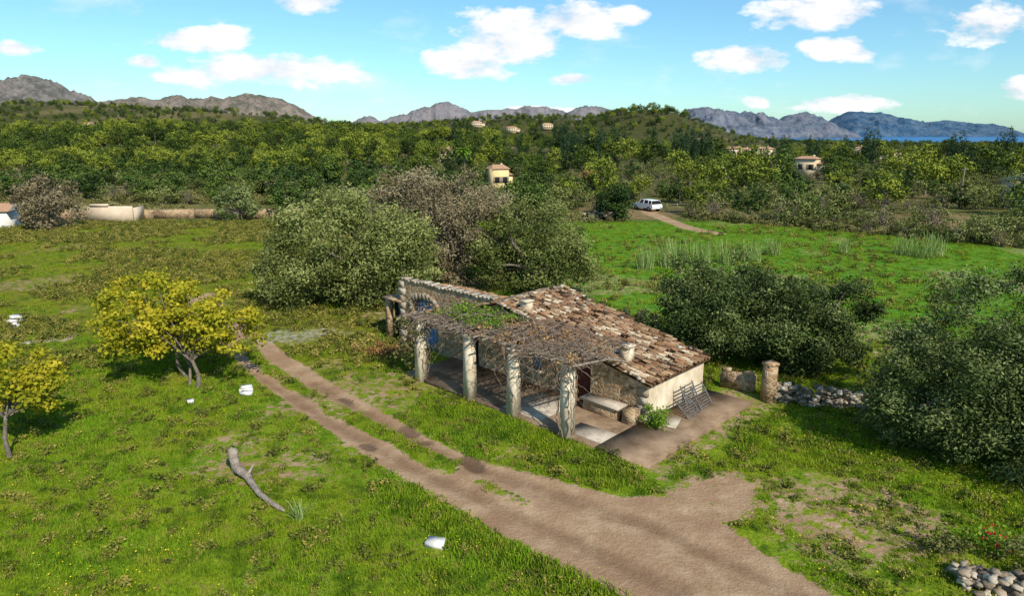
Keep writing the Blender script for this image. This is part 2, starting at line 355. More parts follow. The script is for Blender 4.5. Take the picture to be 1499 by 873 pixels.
def tree(name,loc,ells,ncl,cr,nleaf,size,asp,mat,trunks,seed,link=True,barkm=None,nl=10,rotz=0,**kw):
    rg=np.random.default_rng(seed)
    V,F,v,C=crown(ells,ncl,cr,nleaf,size,asp,rg,**kw)
    mb=MB()
    for (bx,by,hx,hy,hz,r) in trunks:
        a=np.array([bx,by,-.1]); b_=np.array([hx,hy,hz]); mid=(a+b_)/2+rg.normal(size=3)*.12*np.array([1,1,.3])
        mb.tube([a,a+(mid-a)*.3+[0,0,.05],mid,b_],[r*1.35,r*1.05,r*.85,r*.75],7)
        for i in rg.choice(len(C),min(nl,len(C)),replace=False):
            c=C[i]; m1=b_+(c-b_)*.5+rg.normal(size=3)*.15*np.linalg.norm(c-b_)*.5+np.array([0,0,.1])
            mb.tube([b_-[0,0,.1],b_+(m1-b_)*.5,m1,c],[r*.55,r*.42,r*.28,r*.08],5)
    if mb.V:
        V2=np.concatenate(mb.V); F2=np.concatenate(mb.F)
        FF=np.concatenate([F,F2+len(V)]); VV=np.concatenate([V,V2]); mi=np.concatenate([np.zeros(len(F)),np.ones(len(F2))]); vv=np.concatenate([v,np.full(len(F2),.5)])
    else: VV,FF,mi,vv=V,F,np.zeros(len(F)),v
    return quadmesh(name,VV,FF,[mat,barkm or M_bark],mi,v=vv,loc=loc,link=link,rotz=rotz)

# hero trees
tree('olive_tree',(-10.6,44.2,0),[(0,0,3.6,5.2,4.2,3.7),(-3,-1,2.2,2.9,2.6,2.2),(2.6,-1.2,2.8,3.2,2.8,2.8)],230,.85,62000,.20,.42,M_olive,[(0,0,-.5,0,2,.35),(1.5,-.5,2,0,2,.3)],1,zmin=.3)
tree('olive_tree',(-3.6,49.5,0),[(0,0,4,4.6,4,4.0),(-3.5,1,4,3.4,3,4.0),(3.2,0,3.5,3,3,3.4)],210,.8,46000,.20,.36,M_greyb,[(0,0,-.5,0,2,.3)],2,nl=30,zmin=.4)
tree('olive_tree',(1.2,47.0,0),[(0,0,3.2,3.9,3.4,3.2),(1.8,-.8,2.2,2.6,2.4,2.2),(-2,.3,2.6,2.4,2.4,2.6)],150,.8,40000,.19,.42,M_olive,[(0,0,.2,0,1.8,.3)],3,zmin=.3)
tree('olive_tree',(-7.4,51.5,0),[(0,0,4,4.5,3,4.4)],90,.9,18000,.22,.4,M_greyb,[(0,0,.2,0,1.8,.3)],4,nl=20)
tree('olive_tree',(10.6,33.2,0),[(0,0,3,3.0,2.8,2.5),(-1.6,-.6,2,2.0,1.8,1.9),(1.8,-.6,2.2,2.2,2,2),(0,-1.5,1.6,2.4,1.6,1.6)],190,.65,56000,.15,.42,M_oliveD,[(0,0,.2,0,1.4,.25)],5,zmin=.25,fill=.25)
tree('olive_tree',(14.7,31.0,0),[(0,0,2.6,2.5,2.3,2.2),(-1.4,-.8,1.6,1.8,1.6,1.5)],110,.6,34000,.15,.42,M_oliveD,[(0,0,.2,0,1.2,.2)],6,zmin=.25,fill=.25)
tree('olive_tree',(17.6,23.0,0),[(0,0,3.8,3.8,3.5,2.9),(-2.2,-1.0,2.6,2.6,2.4,2.5),(1.2,-2.4,2.6,2.8,2.4,2.6),(-3.2,-.4,1.6,1.7,1.7,1.5),(-.6,-3.0,1.5,1.9,1.5,1.5)],300,.62,110000,.13,.38,M_oliveD,[(0,0,.2,0,1.5,.3),(-.8,-.6,-1.5,-1,1.3,.22)],7,zmin=.2,fill=.2)
tree('mulberry_tree',(-13.9,28.45,0),[(-1.6,1.0,3.2,3.0,2.6,1.9),(.9,.5,2.5,2.0,1.8,1.3),(-2.6,.2,2.3,1.7,1.7,1.1)],140,.5,19000,.16,.7,M_yel,[(0,0,-.2,.1,1.3,.10),(-1.1,1.3,-1.4,1.2,1.5,.09),(-.5,.3,-1,.6,1.9,.07)],8,nl=30,zmin=1.2,fill=.35,flat=.6)
tree('mulberry_tree',(-17.5,21.8,0),[(-.3,.3,2.9,1.9,1.8,1.2),(.7,.6,2.3,1.2,1.2,.8)],60,.4,6500,.15,.7,M_yel,[(0,0,.05,.1,1.5,.08)],9,nl=22,zmin=1.3,fill=.3,flat=.6)
tree('olive_tree',(-54,80,0),[(0,0,3,3.9,3.5,3)],60,.9,9000,.28,.5,M_greyb,[(0,0,.2,0,1.4,.25)],10)
tree('olive_tree',(-35.4,87.5,0),[(0,0,2.1,2.6,2.5,2.1)],40,.8,5000,.28,.5,M_oliveD,[(0,0,.2,0,1.0,.2)],11)
tree('carob_tree',(13.3,88,0),[(0,0,2.2,2.3,2.3,2)],40,.8,5000,.28,.6,M_oak,[(0,0,.2,0,1.0,.2)],12)
tree('autumn_tree',(14.2,122,0),[(0,0,3.0,2.6,2.2,1.8),(2.2,0,2.4,1.6,1.6,1.4)],36,.7,2600,.32,.6,M_red,[(0,0,.2,0,1.6,.18)],19)
tree('shrub',(6.6,36.3,0),[(0,0,.7,1.5,1.2,.7)],30,.4,3500,.14,.45,M_greyb,[],13)
tree('shrub',(4.2,38.8,0),[(0,0,.7,2.0,1.2,.8)],30,.5,4500,.15,.45,M_oliveD,[],14)
tree('shrub',(-6.8,33.2,0),[(0,0,.2,1.4,.8,.35)],20,.3,1800,.12,.45,M_red,[],15)
tree('shrub',L2(-.45,-.15)+(0,),[(0,0,.4,.55,.5,.5)],12,.25,1200,.1,.5,M_grn,[],16)
tree('shrub',(11.6,16.5,0),[(0,0,.3,.9,.6,.35),(1.5,-1,.3,.8,.6,.35)],22,.25,2200,.09,.5,M_shr,[],17)

# ---------------------------------------------------------------- scatter (geometry nodes)
def scatter(name,pts,rot,scl,idx,sources):
    colc=bpy.data.collections.new(name+'_parts')
    for i,s_ in enumerate(sources): s_.name='%02d_'%i+s_.name; colc.objects.link(s_)
    me=bpy.data.meshes.new(name); me.vertices.add(len(pts)); me.vertices.foreach_set('co',np.asarray(pts,np.float32).ravel())
    for nm,ty,ar in (('rot','FLOAT',rot),('scl','FLOAT',scl),('idx','INT',idx)):
        a=me.attributes.new(nm,ty,'POINT'); a.data.foreach_set('value',np.asarray(ar,np.float32 if ty=='FLOAT' else np.int32))
    ob=bpy.data.objects.new(name,me); ROOT.objects.link(ob)
    gt=bpy.data.node_groups.new(name+'_gn','GeometryNodeTree')
    gt.interface.new_socket('Geometry',in_out='INPUT',socket_type='NodeSocketGeometry'); gt.interface.new_socket('Geometry',in_out='OUTPUT',socket_type='NodeSocketGeometry')
    n=gt.nodes; l=gt.links
    gi=n.new('NodeGroupInput'); go=n.new('NodeGroupOutput'); ip=n.new('GeometryNodeInstanceOnPoints'); ci=n.new('GeometryNodeCollectionInfo')
    ci.inputs['Collection'].default_value=colc; ci.inputs['Separate Children'].default_value=True; ci.inputs['Reset Children'].default_value=True
    def na(nm,t):
        q=n.new('GeometryNodeInputNamedAttribute'); q.data_type=t; q.inputs['Name'].default_value=nm; return q.outputs['Attribute']
    cx=n.new('ShaderNodeCombineXYZ'); l.new(na('rot','FLOAT'),cx.inputs[2])
    l.new(gi.outputs[0],ip.inputs['Points']); l.new(ci.outputs[0],ip.inputs['Instance']); ip.inputs['Pick Instance'].default_value=True
    l.new(na('idx','INT'),ip.inputs['Instance Index']); l.new(cx.outputs[0],ip.inputs['Rotation']); l.new(na('scl','FLOAT'),ip.inputs['Scale'])
    l.new(ip.outputs[0],go.inputs[0])
    md=ob.modifiers.new('scatter','NODES'); md.node_group=gt
    return ob

# distant houses: (x/y slope, distance, width); also used to leave clearings in the woodland
HS=[(.36,290,8),(.50,360,10),(.15,430,7),(-.10,420,6),(.66,380,9),(.425,168,5),(.318,330,8),(.335,345,7),(.545,320,7),(.61,420,10),(.205,520,8),(.225,560,8),(.19,600,8),(-.66,760,14),(-.64,800,13),(-.52,820,13),(-.45,760,13),(-.36,760,15),(-.25,640,11),(-.60,860,14),(-.7,800,14),(.0,860,12),(.05,880,12),(-.05,930,13),(.27,700,9),(.52,330,8)]
def clear_house(fx,fy):
    k=np.ones(len(fx),bool)
    for a_,Yh,w in HS: k&=~((np.abs(fx-a_*fy)<w*.62)&(fy>Yh-max(45,Yh*.09))&(fy<Yh+6))
    return k
def S(*a,**k): return tree(*a,link=False,**k)
pines=[S('pine',(0,0,0),[(0,0,5.6,3.2,3.2,2.2),(1.2,.6,4.4,2.4,2.2,1.6),(-1.3,-.5,4.8,2.2,2.2,1.8)],38,1.0,1300,.46,.62,M_pine,[(0,0,.2,0,4,.22)],20+i,nl=4,zmin=2) for i in range(3)]
oaks=[S('oak',(0,0,0),[(0,0,3.4,2.9,2.9,2.8),(1.2,-.4,2.6,2,2,2.2)],36,.9,1100,.46,.65,M_oak,[(0,0,.2,0,2,.22)],30+i,nl=3,zmin=.6) for i in range(2)]
olv=[S('olive',(0,0,0),[(0,0,2.5,2.4,2.3,2.1)],34,.75,1400,.3,.55,M_olive,[(0,0,.2,0,1.4,.2)],40+i,nl=5,zmin=.4) for i in range(2)]
cyps=[S('cypress',(0,0,0),[(0,0,4.2,.75,.75,4.4)],40,.45,1200,.3,.6,M_cyp,[],50,zmin=.2,flat=1.6)]
shr=[S('scrub',(0,0,0),[(0,0,.8,1.3,1.2,.9)],16,.5,450,.26,.5,M_shr,[],55+i,zmin=.15) for i in range(2)]
gry=[S('bare_tree',(0,0,0),[(0,0,2.4,1.9,1.9,1.7)],24,.6,500,.25,.35,M_greyb,[(0,0,.1,0,1.2,.15)],58,nl=24,zmin=.6)]
SPC=pines+oaks+olv+cyps+shr+gry
def rnd_in(n,y0,y1,kx=.86,extra=25,rg=rng):
    yy=np.sqrt(rg.random(n)*(y1**2-y0**2)+y0**2); xx=(rg.random(n)*2-1)*(kx*yy+extra); return xx,yy
P=[];RT=[];SC=[];ID=[]
def addp(x,y,idx,sc):
    k=clear_house(x,y); x,y,idx,sc=x[k],y[k],np.asarray(idx)[k],np.asarray(sc)[k]
    P.append(np.stack([x,y,hgt(x,y)-.1],1)); RT.append(rng.random(len(x))*6.28); SC.append(sc); ID.append(idx)
n=6200; fx,fy=rnd_in(n,185,560)
a_=fx/fy; u=fbm(fx,fy,70,50); keep=(rng.random(n)<np.where(a_>.0,.66,.98))&~((a_>.05)&(u>.56))&~((fy<200)&(a_<-.3))
fx,fy,u=fx[keep],fy[keep],u[keep]; a_=fx/fy; q=rng.random(len(fx))
pp=np.where(a_<-.05,.55,.28)
ix=np.where(q<pp,rng.integers(0,3,len(fx)),np.where(q<pp+.5*(1-pp)+.1,rng.integers(3,5,len(fx)),np.where(q<.93,rng.integers(5,7,len(fx)),8)))
addp(fx,fy,ix,np.where(a_<-.05,.80,.57)*(.55+.85*rng.random(len(fx))))
n=8500; fx,fy=rnd_in(n,540,1500,.85,50)
u=fbm(fx,fy,90,52); keep=((u<.54)|(rng.random(n)<.45)|(g(fx,fy,182,900,110,200)>.3)); fx,fy=fx[keep],fy[keep]; a_=fx/fy
q=rng.random(len(fx)); ix=np.where(q<.3,rng.integers(0,3,len(fx)),np.where(q<.85,rng.integers(3,5,len(fx)),rng.integers(5,7,len(fx))))
addp(fx,fy,ix,(.7+.5*rng.random(len(fx)))*np.where((a_>.25)|((a_>.02)&(fy<750)),.75,1.1))
n=1800; fx,fy=rnd_in(n,1500,2600,.85,50); keep=hgt(fx,fy)>-31; fx,fy=fx[keep],fy[keep]; addp(fx,fy,rng.integers(0,7,len(fx)),.9+.5*rng.random(len(fx)))
# mid zone
n=1100; fx,fy=rnd_in(n,70,190,.85,10); a_=fx/fy
keep=(fy>HEDGE(fx)+6)&~((a_<-.22)&(fy<168))&~((np.abs(fx-19)<5)&(fy<106))&~((np.abs(fx+.02*fy)<6)&(fy<143)&(fy>100)); fx,fy,a_=fx[keep],fy[keep],a_[keep]
q=rng.random(len(fx)); ix=np.where(q<.40,rng.integers(5,7,len(fx)),np.where(q<.54,rng.integers(3,5,len(fx)),np.where(q<.63,rng.integers(0,3,len(fx)),np.where(q<.85,rng.integers(8,10,len(fx)),10))))
addp(fx,fy,ix,.5+.42*rng.random(len(fx)))
n=430; fx=rng.random(n)*78+4; fy=HEDGE(fx)-1+rng.random(n)*8; k=np.abs(fx-18.5)>4.5; fx,fy=fx[k],fy[k]; n=len(fx); addp(fx,fy,np.where(rng.random(n)<.8,rng.integers(8,10,n),rng.choice([5,6,10],n)),.3+.6*rng.random(n)**1.6)
n=130; fx=-30+rng.random(n)*34; fy=88+rng.random(n)*16; addp(fx,fy,np.where(rng.random(n)<.5,rng.integers(8,10,n),rng.integers(3,7,n)),.45+.5*rng.random(n))
n=420; fy=150+rng.random(n)*45; fx=-fy*(.25+.62*rng.random(n)); addp(fx,fy,np.where(rng.random(n)<.45,rng.integers(0,3,n),rng.integers(3,5,n)),.5+.4*rng.random(n))
n=620; fy=106+rng.random(n)*60; fx=-fy*.3-rng.random(n)*fy*.6; addp(fx,fy,rng.choice([3,4,5,6,8,8,9,9,10],n),.4+.6*rng.random(n))
n=60; fx=-46-rng.random(n)*40; fy=91+rng.random(n)*6; addp(fx,fy,rng.integers(8,10,n),.5+.6*rng.random(n))
n=34; fx=np.concatenate([15+rng.random(20)*17,44+rng.random(14)*14]); fy=195+rng.random(n)*18; addp(fx,fy,np.full(n,7),1.05+.3*rng.random(n))
n=90; fy=160+rng.random(n)*260; fx=fy*(rng.random(n)*.85-.1); addp(fx,fy,np.full(n,7),.8+.75*rng.random(n)**1.5)
n=130; fy=165+rng.random(n)*260; fx=fy*(rng.random(n)*.9-.1); addp(fx,fy,rng.integers(0,5,n),.75+.45*rng.random(n))
for (xx,yy,s_,ii) in [(54,141,1.25,3),(50,146,1.1,1),(59,143,1.15,4),(33,128,.75,0),(70,150,.9,3),(95,160,1.1,1),(110,150,1.0,2),(85,133,.9,0),(103,128,1.0,1),(88,118,.85,2),(40,120,.7,0),(-30,140,1.1,3),(-38,150,1.2,3),(-24,150,1.0,4),(120,140,1.1,1),(36,150,.9,2),(45,158,.9,1),(-42,119,1.0,3),(-36,116,1.05,4),(-30,112,.95,3),(-47,124,.8,4),(-26,118,.9,3),(-20,122,1.0,4),(-14,118,.9,3)]:
    addp(np.array([xx*1.]),np.array([yy*1.]),np.array([ii]),np.array([s_]))
scatter('distant_trees',np.concatenate(P),np.concatenate(RT),np.concatenate(SC),np.concatenate(ID),SPC)

# grass
M_gr,nt,b,o=newmat('grass_blades'); p=pos(nt); rn=N(nt,'ShaderNodeObjectInfo').outputs['Random']
c,_=grasscol(nt,p,(.19,.34,.012))
c=mix(nt,ramp(nt,rn,[(0,(0,0,0)),(.8,(.15,.15,.15)),(1,(.8,.8,.8))]),c,(.34,.31,.05))
nt.links.new(c,b.inputs['Base Color'])
t=N(nt,'ShaderNodeBsdfTranslucent'); nt.links.new(c,t.inputs[0]); ms=N(nt,'ShaderNodeMixShader'); ms.inputs[0].default_value=.35
nt.links.new(b.outputs[0],ms.inputs[1]); nt.links.new(t.outputs[0],ms.inputs[2]); nt.links.new(ms.outputs[0],o.inputs[0])
def tuft(name,n,h,w,rad,seed,mat,lean=.5):
    rg=np.random.default_rng(seed); V=[];F=[]
    for i in range(n):
        an=rg.random()*6.28; r=rad*rg.random()**.5; bx,by=r*math.cos(an),r*math.sin(an); la=rg.random()*6.28; hh=h*(.5+.7*rg.random()); le=lean*hh*rg.random()
        tx,ty=math.cos(la+1.57)*w/2,math.sin(la+1.57)*w/2; dx,dy=math.cos(la)*le,math.sin(la)*le; k=len(V)
        V+=[(bx-tx,by-ty,-.02),(bx+tx,by+ty,-.02),(bx+tx*.5+dx,by+ty*.5+dy,hh),(bx-tx*.5+dx,by-ty*.5+dy,hh)]
        F+=[(k,k+1,k+2,k+3)]
    return quadmesh(name,V,F,mat,v=rg.random(len(F)),link=False)
tufts=[tuft('grass_tuft',22,.10,.022,.2,60+i,M_gr,1.0) for i in range(3)]
M_weed=leafmat('weed_leaf',(.05,.06,.012),(.15,.16,.025),(.32,.26,.06),rv=.9,trans=0)
weeds=[tree('weed',(0,0,0),[(0,0,.1,.25,.25,.16)],7,.14,90,.085,.5,M_weed,[],70+i,link=False,zmin=.02) for i in range(2)]
flw,nt,b,o=newmat('yellow_petals'); b.inputs['Base Color'].default_value=(.75,.6,.03,1)
fr=np.random.default_rng(5); Vf,Ff=cards(np.stack([fr.normal(0,.25,9),fr.normal(0,.25,9),.10+.06*fr.random(9)],1),np.tile([0,0,1.],(9,1))+.3*fr.normal(size=(9,3)),.03,.9,fr)
flo=[quadmesh('yellow_flowers',Vf,Ff,flw,link=False)]
GP=[];GR=[];GS=[];GI=[]
def gadd(xx,yy,ii,sc):
    GP.append(np.stack([xx,yy,hgt(xx,yy)+(fbm(xx,yy,2.5,30)-.5)*.12*((yy<70)&(np.abs(xx)<60))],1)); GR.append(rng.random(len(xx))*6.28); GS.append(sc); GI.append(ii)
def gpts(n,y0,y1,lim=.42):
    xx,yy=rnd_in(n,y0,y1,.80,2); ba,gr_,w_,d_=masks(xx,yy); hs=sdpoly(xx,yy,HOUSE)
    nz=fbm(xx,yy,1.2,33,3)
    k=(ba+(nz-.5)*.9<lim)&(d_<.35)&(gr_+(nz-.5)<.4)&(hs<-.05)&(yy<HEDGE(xx)); return xx[k],yy[k],nz[k]
xx,yy,nz=gpts(34000,13,36); gadd(xx,yy,rng.integers(0,3,len(xx)),(.45+.8*rng.random(len(xx)))*(.5+nz)) 
xx,yy,nz=gpts(26000,36,86); gadd(xx,yy,rng.integers(0,3,len(xx)),(.6+.9*rng.random(len(xx)))*(.5+nz))
xx,yy,nz=gpts(5500,13,40,.52); gadd(xx,yy,rng.integers(3,5,len(xx)),(.3+.9*rng.random(len(xx))**2.5))
xx,yy,nz=gpts(24000,30,86); k=(xx<-4)&(fbm(xx,yy,6,36)>.42); xx,yy=xx[k],yy[k]; gadd(xx,yy,rng.integers(3,5,len(xx)),.7+1.0*rng.random(len(xx)))
xx,yy,nz=gpts(4000,14,50); k=fbm(xx,yy,5,38)>.57; xx,yy=xx[k],yy[k]; gadd(xx,yy,np.full(len(xx),5),.8+.6*rng.random(len(xx)))
for ln,n in (([L2(-1.8,-3.5),L2(5,-3.7),L2(12,-3.9)],1500),([(-3.6,19.9),(-1.2,17.7),(2.6,14.4)],700)):
    ln=np.array(ln); t_=rng.random(n)*(len(ln)-1); i_=t_.astype(int); f_=(t_-i_)[:,None]; q=ln[i_]*(1-f_)+ln[i_+1]*f_+rng.normal(size=(n,2))*.35-(np.array([.3,.3]))
    ba,_,_,_=masks(q[:,0],q[:,1]); q=q[ba<.4]; gadd(q[:,0],q[:,1],rng.integers(0,3,len(q)),.8+.9*rng.random(len(q)))
n=1400; xx=4+rng.random(n)*50; yy=36+rng.random(n)*46; k=(yy<HEDGE(xx))&(fbm(xx,yy,9,47)>.5)&(xx<.8*yy); xx,yy=xx[k],yy[k]; gadd(xx,yy,rng.integers(3,5,len(xx)),.8+1.0*rng.random(len(xx)))
scatter('grass',np.concatenate(GP),np.concatenate(GR),np.concatenate(GS),np.concatenate(GI),tufts+weeds+flo)
M_reed=leafmat('reed_leaf',(.15,.22,.05),(.28,.38,.11),(.42,.48,.2),trans=.3)
for i,(rx,ry,s_) in enumerate([(13.3,56.7,1.05),(11,55.5,.85),(14.6,58,.9),(16,57,1.0),(18.5,58,.9),(21,59,.85),(37.2,61,1.1),(39,62,.9),(36,62,.8),(31,63,.6),(24,62,.7),(16.5,41,.6)]):
    q=tuft('reed_clump',100,2.0*s_,.05,.9*s_,80+i,M_reed,.6); q.location=(rx,ry,0); ROOT.objects.link(q)
q=tuft('dwarf_palm',34,.5,.04,.12,95,M_reed,1.3); q.location=(-6.2,17.8,0); ROOT.objects.link(q)

# ---------------------------------------------------------------- stones
import bmesh
def icob():
    bm=bmesh.new(); bmesh.ops.create_cube(bm,size=1.5); bmesh.ops.subdivide_edges(bm,edges=bm.edges[:],cuts=1,use_grid_fill=True)
    V=np.array([v.co[:] for v in bm.verts]); F=np.array([[v.index for v in f.verts] for f in bm.faces]); bm.free()
    V=V/np.linalg.norm(V,axis=1)[:,None]**.55; return V,F
IV,IF=icob()
def stones(name,L,mat,parent=None,seed=0,flat=.65):
    rg=np.random.default_rng(seed); mb=MB()
    for (x_,y_,z_,r) in L:
        V=IV*(1+.22*rg.normal(size=(len(IV),1)))*r*np.array([1+.5*rg.random(),.8+.4*rg.random(),flat*(.8+.4*rg.random())])
        a=rg.random()*6.28; V=np.stack([V[:,0]*math.cos(a)-V[:,1]*math.sin(a),V[:,0]*math.sin(a)+V[:,1]*math.cos(a),V[:,2]],1)
        mb.add(V+[x_,y_,z_],IF,0,rg.random())
    return mb.out(name,[mat],parent=parent)
def drywall(name,pts,h,w,r=.16,seed=0):
    rg=np.random.default_rng(seed); pts=np.array(pts,float); L=[]
    for a,b in zip(pts[:-1],pts[1:]):
        ln=np.linalg.norm(b-a); e=(b-a)/ln; nn=np.array([-e[1],e[0]])
        n=int(ln*h*w/(r**3*2.6)*.75)+4
        for i in range(n):
            t=rg.random()*ln; zz=rg.random(); hh=h*(.75+.4*vn(t,seed,.9,7)); o_=(rg.random()-.5)*w*(1-.35*zz)
            q=a+e*t+nn*o_; L.append((q[0],q[1],zz*hh,r*(.6+.7*rg.random())))
    return stones(name,L,M_loose,seed=seed)
drywall('dry_stone_wall',[(10.9,27.0),(12.4,26.6),(14.6,26.2)],.7,.55,.13,1)
drywall('dry_stone_wall',[L2(16.9,1.5),L2(19.2,3.4)],1.0,.6,.17,2)
drywall('dry_stone_wall',[(11.2,15.0),(12.6,14.6),(15,14.0)],.4,1.1,.12,3)
drywall('dry_stone_wall',[(9,88.3),(13,88)],1.1,.6,.25,4)
mb=MB(); mb.box((0,0,.8),(.45,.45,1.6),0,taper=.94); mb.box((0,0,1.66),(.5,.48,.12),0)
mb.out('stone_gate_pillar',[M_stoneb],loc=(10.75,26.9,0),rotz=.3)
mb=MB(); mb.box((0,0,.4),(1.5,.22,.8),0); mb.box((-.5,0,.87),(.35,.25,.14),0); mb.box((.45,.02,.86),(.4,.24,.12),0)
mb.out('garden_wall',[M_stone],loc=(9.9,28.2,0),rotz=-.55)
mb=MB(); mb.box((0,0,.07),(.55,.3,.16),0,rot=.3); mb.box((.15,-.35,.06),(.5,.28,.14),0,rot=-.1); mb.box((0,.05,.2),(.45,.28,.12),0,rot=.5)
mb.out('limestone_blocks',[M_white],loc=(-11.6,28.0,0))
mb=MB(); mb.box((0,0,.06),(.52,.36,.16),0,rot=-.25,taper=.93); mb.out('limestone_block',[M_white],loc=(-2.1,16.6,0))
stones('white_rocks',[(-29.4,38.9,.12,.3),(-29.0,38.4,.1,.22),(-29.8,39.6,.15,.3),(-28.8,38.1,.05,.2)],M_white,seed=4)
stones('flat_rock',[(-25.3,35.5,.0,.55),(-24.5,35.9,.0,.6),(-26,35.1,0,.4)],M_loose,seed=5,flat=.12)
stones('field_stone',[(-13.4,26.6,.08,.16)],M_white,seed=6)
mb=MB()
mb.tube([(-9.15,20.75,.0),(-9.2,20.75,.35),(-9.28,20.8,.6),(-9.25,20.8,.78),(-9.22,20.8,.86)],[.18,.14,.17,.15,.05],9)
mb.tube([(-9.3,20.9,.25),(-9.0,20.5,.2),(-8.6,20.2,.12),(-8.2,19.6,.14),(-7.8,19.1,.1),(-7.3,18.6,.12),(-6.9,18.3,.08),(-6.75,18.2,.06)],[.14,.16,.13,.10,.09,.08,.07,.03],8)
mb.tube([(-8.6,20.2,.15),(-8.5,20.4,.35),(-8.45,20.45,.45)],[.06,.04,.02],6)
mb.out('driftwood_log',[simple('dry_log',(.2,.15,.11),(.5,.42,.34),5,bs=.9,bd=.06)])

# ---------------------------------------------------------------- stone house
H=empty('stone_farmhouse',(O[0],O[1],0),math.atan2(-.694,.72))
def Lc(s,n,z): return (-s,n,z)
def wallfront(mb,s0,s1,top,ops,m=0,depth=.32,n0=0):
    br={s0,s1}
    for (a,b,zb,zf,seg,dm) in ops:
        for i in range(seg+1): br.add(a+(b-a)*i/seg)
    k=int((s1-s0)/.5)
    for i in range(k): br.add(s0+(s1-s0)*i/k)
    br=sorted(br)
    for a,b in zip(br[:-1],br[1:]):
        if b-a<1e-5: continue
        mid=(a+b)/2; op=[o_ for o_ in ops if o_[0]<mid<o_[1]]
        if not op: mb.quad(Lc(a,n0,-.1),Lc(b,n0,-.1),Lc(b,n0,top(b)),Lc(a,n0,top(a)),m); continue
        oa,ob,zb,zf,seg,dm=op[0]
        if zb>0: mb.quad(Lc(a,n0,-.1),Lc(b,n0,-.1),Lc(b,n0,zb),Lc(a,n0,zb),m); mb.quad(Lc(a,n0,zb),Lc(b,n0,zb),Lc(b,n0+depth,zb),Lc(a,n0+depth,zb),m)
        mb.quad(Lc(a,n0,zf(a)),Lc(b,n0,zf(b)),Lc(b,n0,top(b)),Lc(a,n0,top(a)),m)
        mb.quad(Lc(a,n0,zf(a)),Lc(b,n0,zf(b)),Lc(b,n0+depth,zf(b)),Lc(a,n0+depth,zf(a)),m)
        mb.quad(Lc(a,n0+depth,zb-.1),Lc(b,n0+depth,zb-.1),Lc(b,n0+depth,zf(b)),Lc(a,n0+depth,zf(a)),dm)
    for (oa,ob,zb,zf,seg,dm) in ops:
        for q in (oa,ob): mb.quad(Lc(q,n0,zb-.1),Lc(q,n0+depth,zb-.1),Lc(q,n0+depth,zf(q)),Lc(q,n0,zf(q)),m)
W=4.35; SR=7.9; ZE=1.72; ZR=3.45
ztop=lambda s: ZE+(ZR-ZE)*min(max(s,0),SR)/SR
def arch(a,b,zs,rise): return lambda s: zs+rise*math.sqrt(max(0,1-((s-(a+b)/2)/((b-a)/2))**2))
mats=[M_stone,M_plaster,M_blue,M_redd,M_stoneb,M_dark]
mb=MB()
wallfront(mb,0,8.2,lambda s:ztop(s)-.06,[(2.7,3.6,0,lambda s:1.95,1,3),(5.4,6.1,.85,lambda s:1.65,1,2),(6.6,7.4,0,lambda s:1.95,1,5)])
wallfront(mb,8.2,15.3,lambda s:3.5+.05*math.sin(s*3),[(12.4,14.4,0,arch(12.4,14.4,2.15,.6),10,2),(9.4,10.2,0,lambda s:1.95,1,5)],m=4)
mb.quad(Lc(0,0,-.1),Lc(0,W,-.1),Lc(0,W,ZE-.05),Lc(0,0,ZE-.05),1)
mb.quad(Lc(0,W,-.1),Lc(8.2,W,-.1),Lc(8.2,W,ZR-.06),Lc(0,W,ZE-.06),0)
mb.quad(Lc(8.2,W,-.1),Lc(15.3,W,-.1),Lc(15.3,W,2.3),Lc(8.2,W,2.3),0)
mb.quad(Lc(15.3,0,-.1),Lc(15.3,W,-.1),Lc(15.3,W,2.3),Lc(15.3,0,3.5),4)
mb.quad(Lc(8.2,0,1),Lc(8.2,W,1),Lc(8.2,W,ZR),Lc(8.2,0,ZR),0)
mb.out('walls',mats,parent=H)
mb=MB(); rg=np.random.default_rng(3)
for i in range(13):
    t=math.pi*i/12; s_=13.4-1.16*math.cos(t); z_=2.12+.76*math.sin(t); mb.box(Lc(s_,-.03,z_),(.27,.12,.34),0,tilt=(0,-(math.pi/2-t)*.8,0),cc=.3+.4*rg.random())
for k in range(9):
    mb.box(Lc(15.22,-.015,.2+.38*k),(.55 if k%2 else .35,.14,.35),0,cc=.45+.4*rg.random())
    if k<4: mb.box(Lc(.2 if k%2 else .14,.0,.2+.36*k),(.5 if k%2 else .34,.1,.32),0,cc=.5+.4*rg.random())
for k in range(26):
    mb.box(Lc(8.4+k*.27,.14,3.55+.03*rg.normal()),(.24,.42,.10),0,rot=.1*rg.normal(),cc=.4+.6*rg.random())
mb.box(Lc(3.15,-.02,2.05),(1.3,.14,.2),0,cc=.3); mb.box(Lc(5.75,-.03,.8),(.95,.2,.1),0,cc=.7)
mb.out('dressed_stone',[M_loose],parent=H)
mb=MB()
for k in range(7): mb.box(Lc(12.55+k*.28,.29,1.3),(.03,.03,2.5),0)
mb.box(Lc(13.4,.28,2.15),(1.95,.05,.1),0); mb.out('arch_door_battens',[M_blue],parent=H)
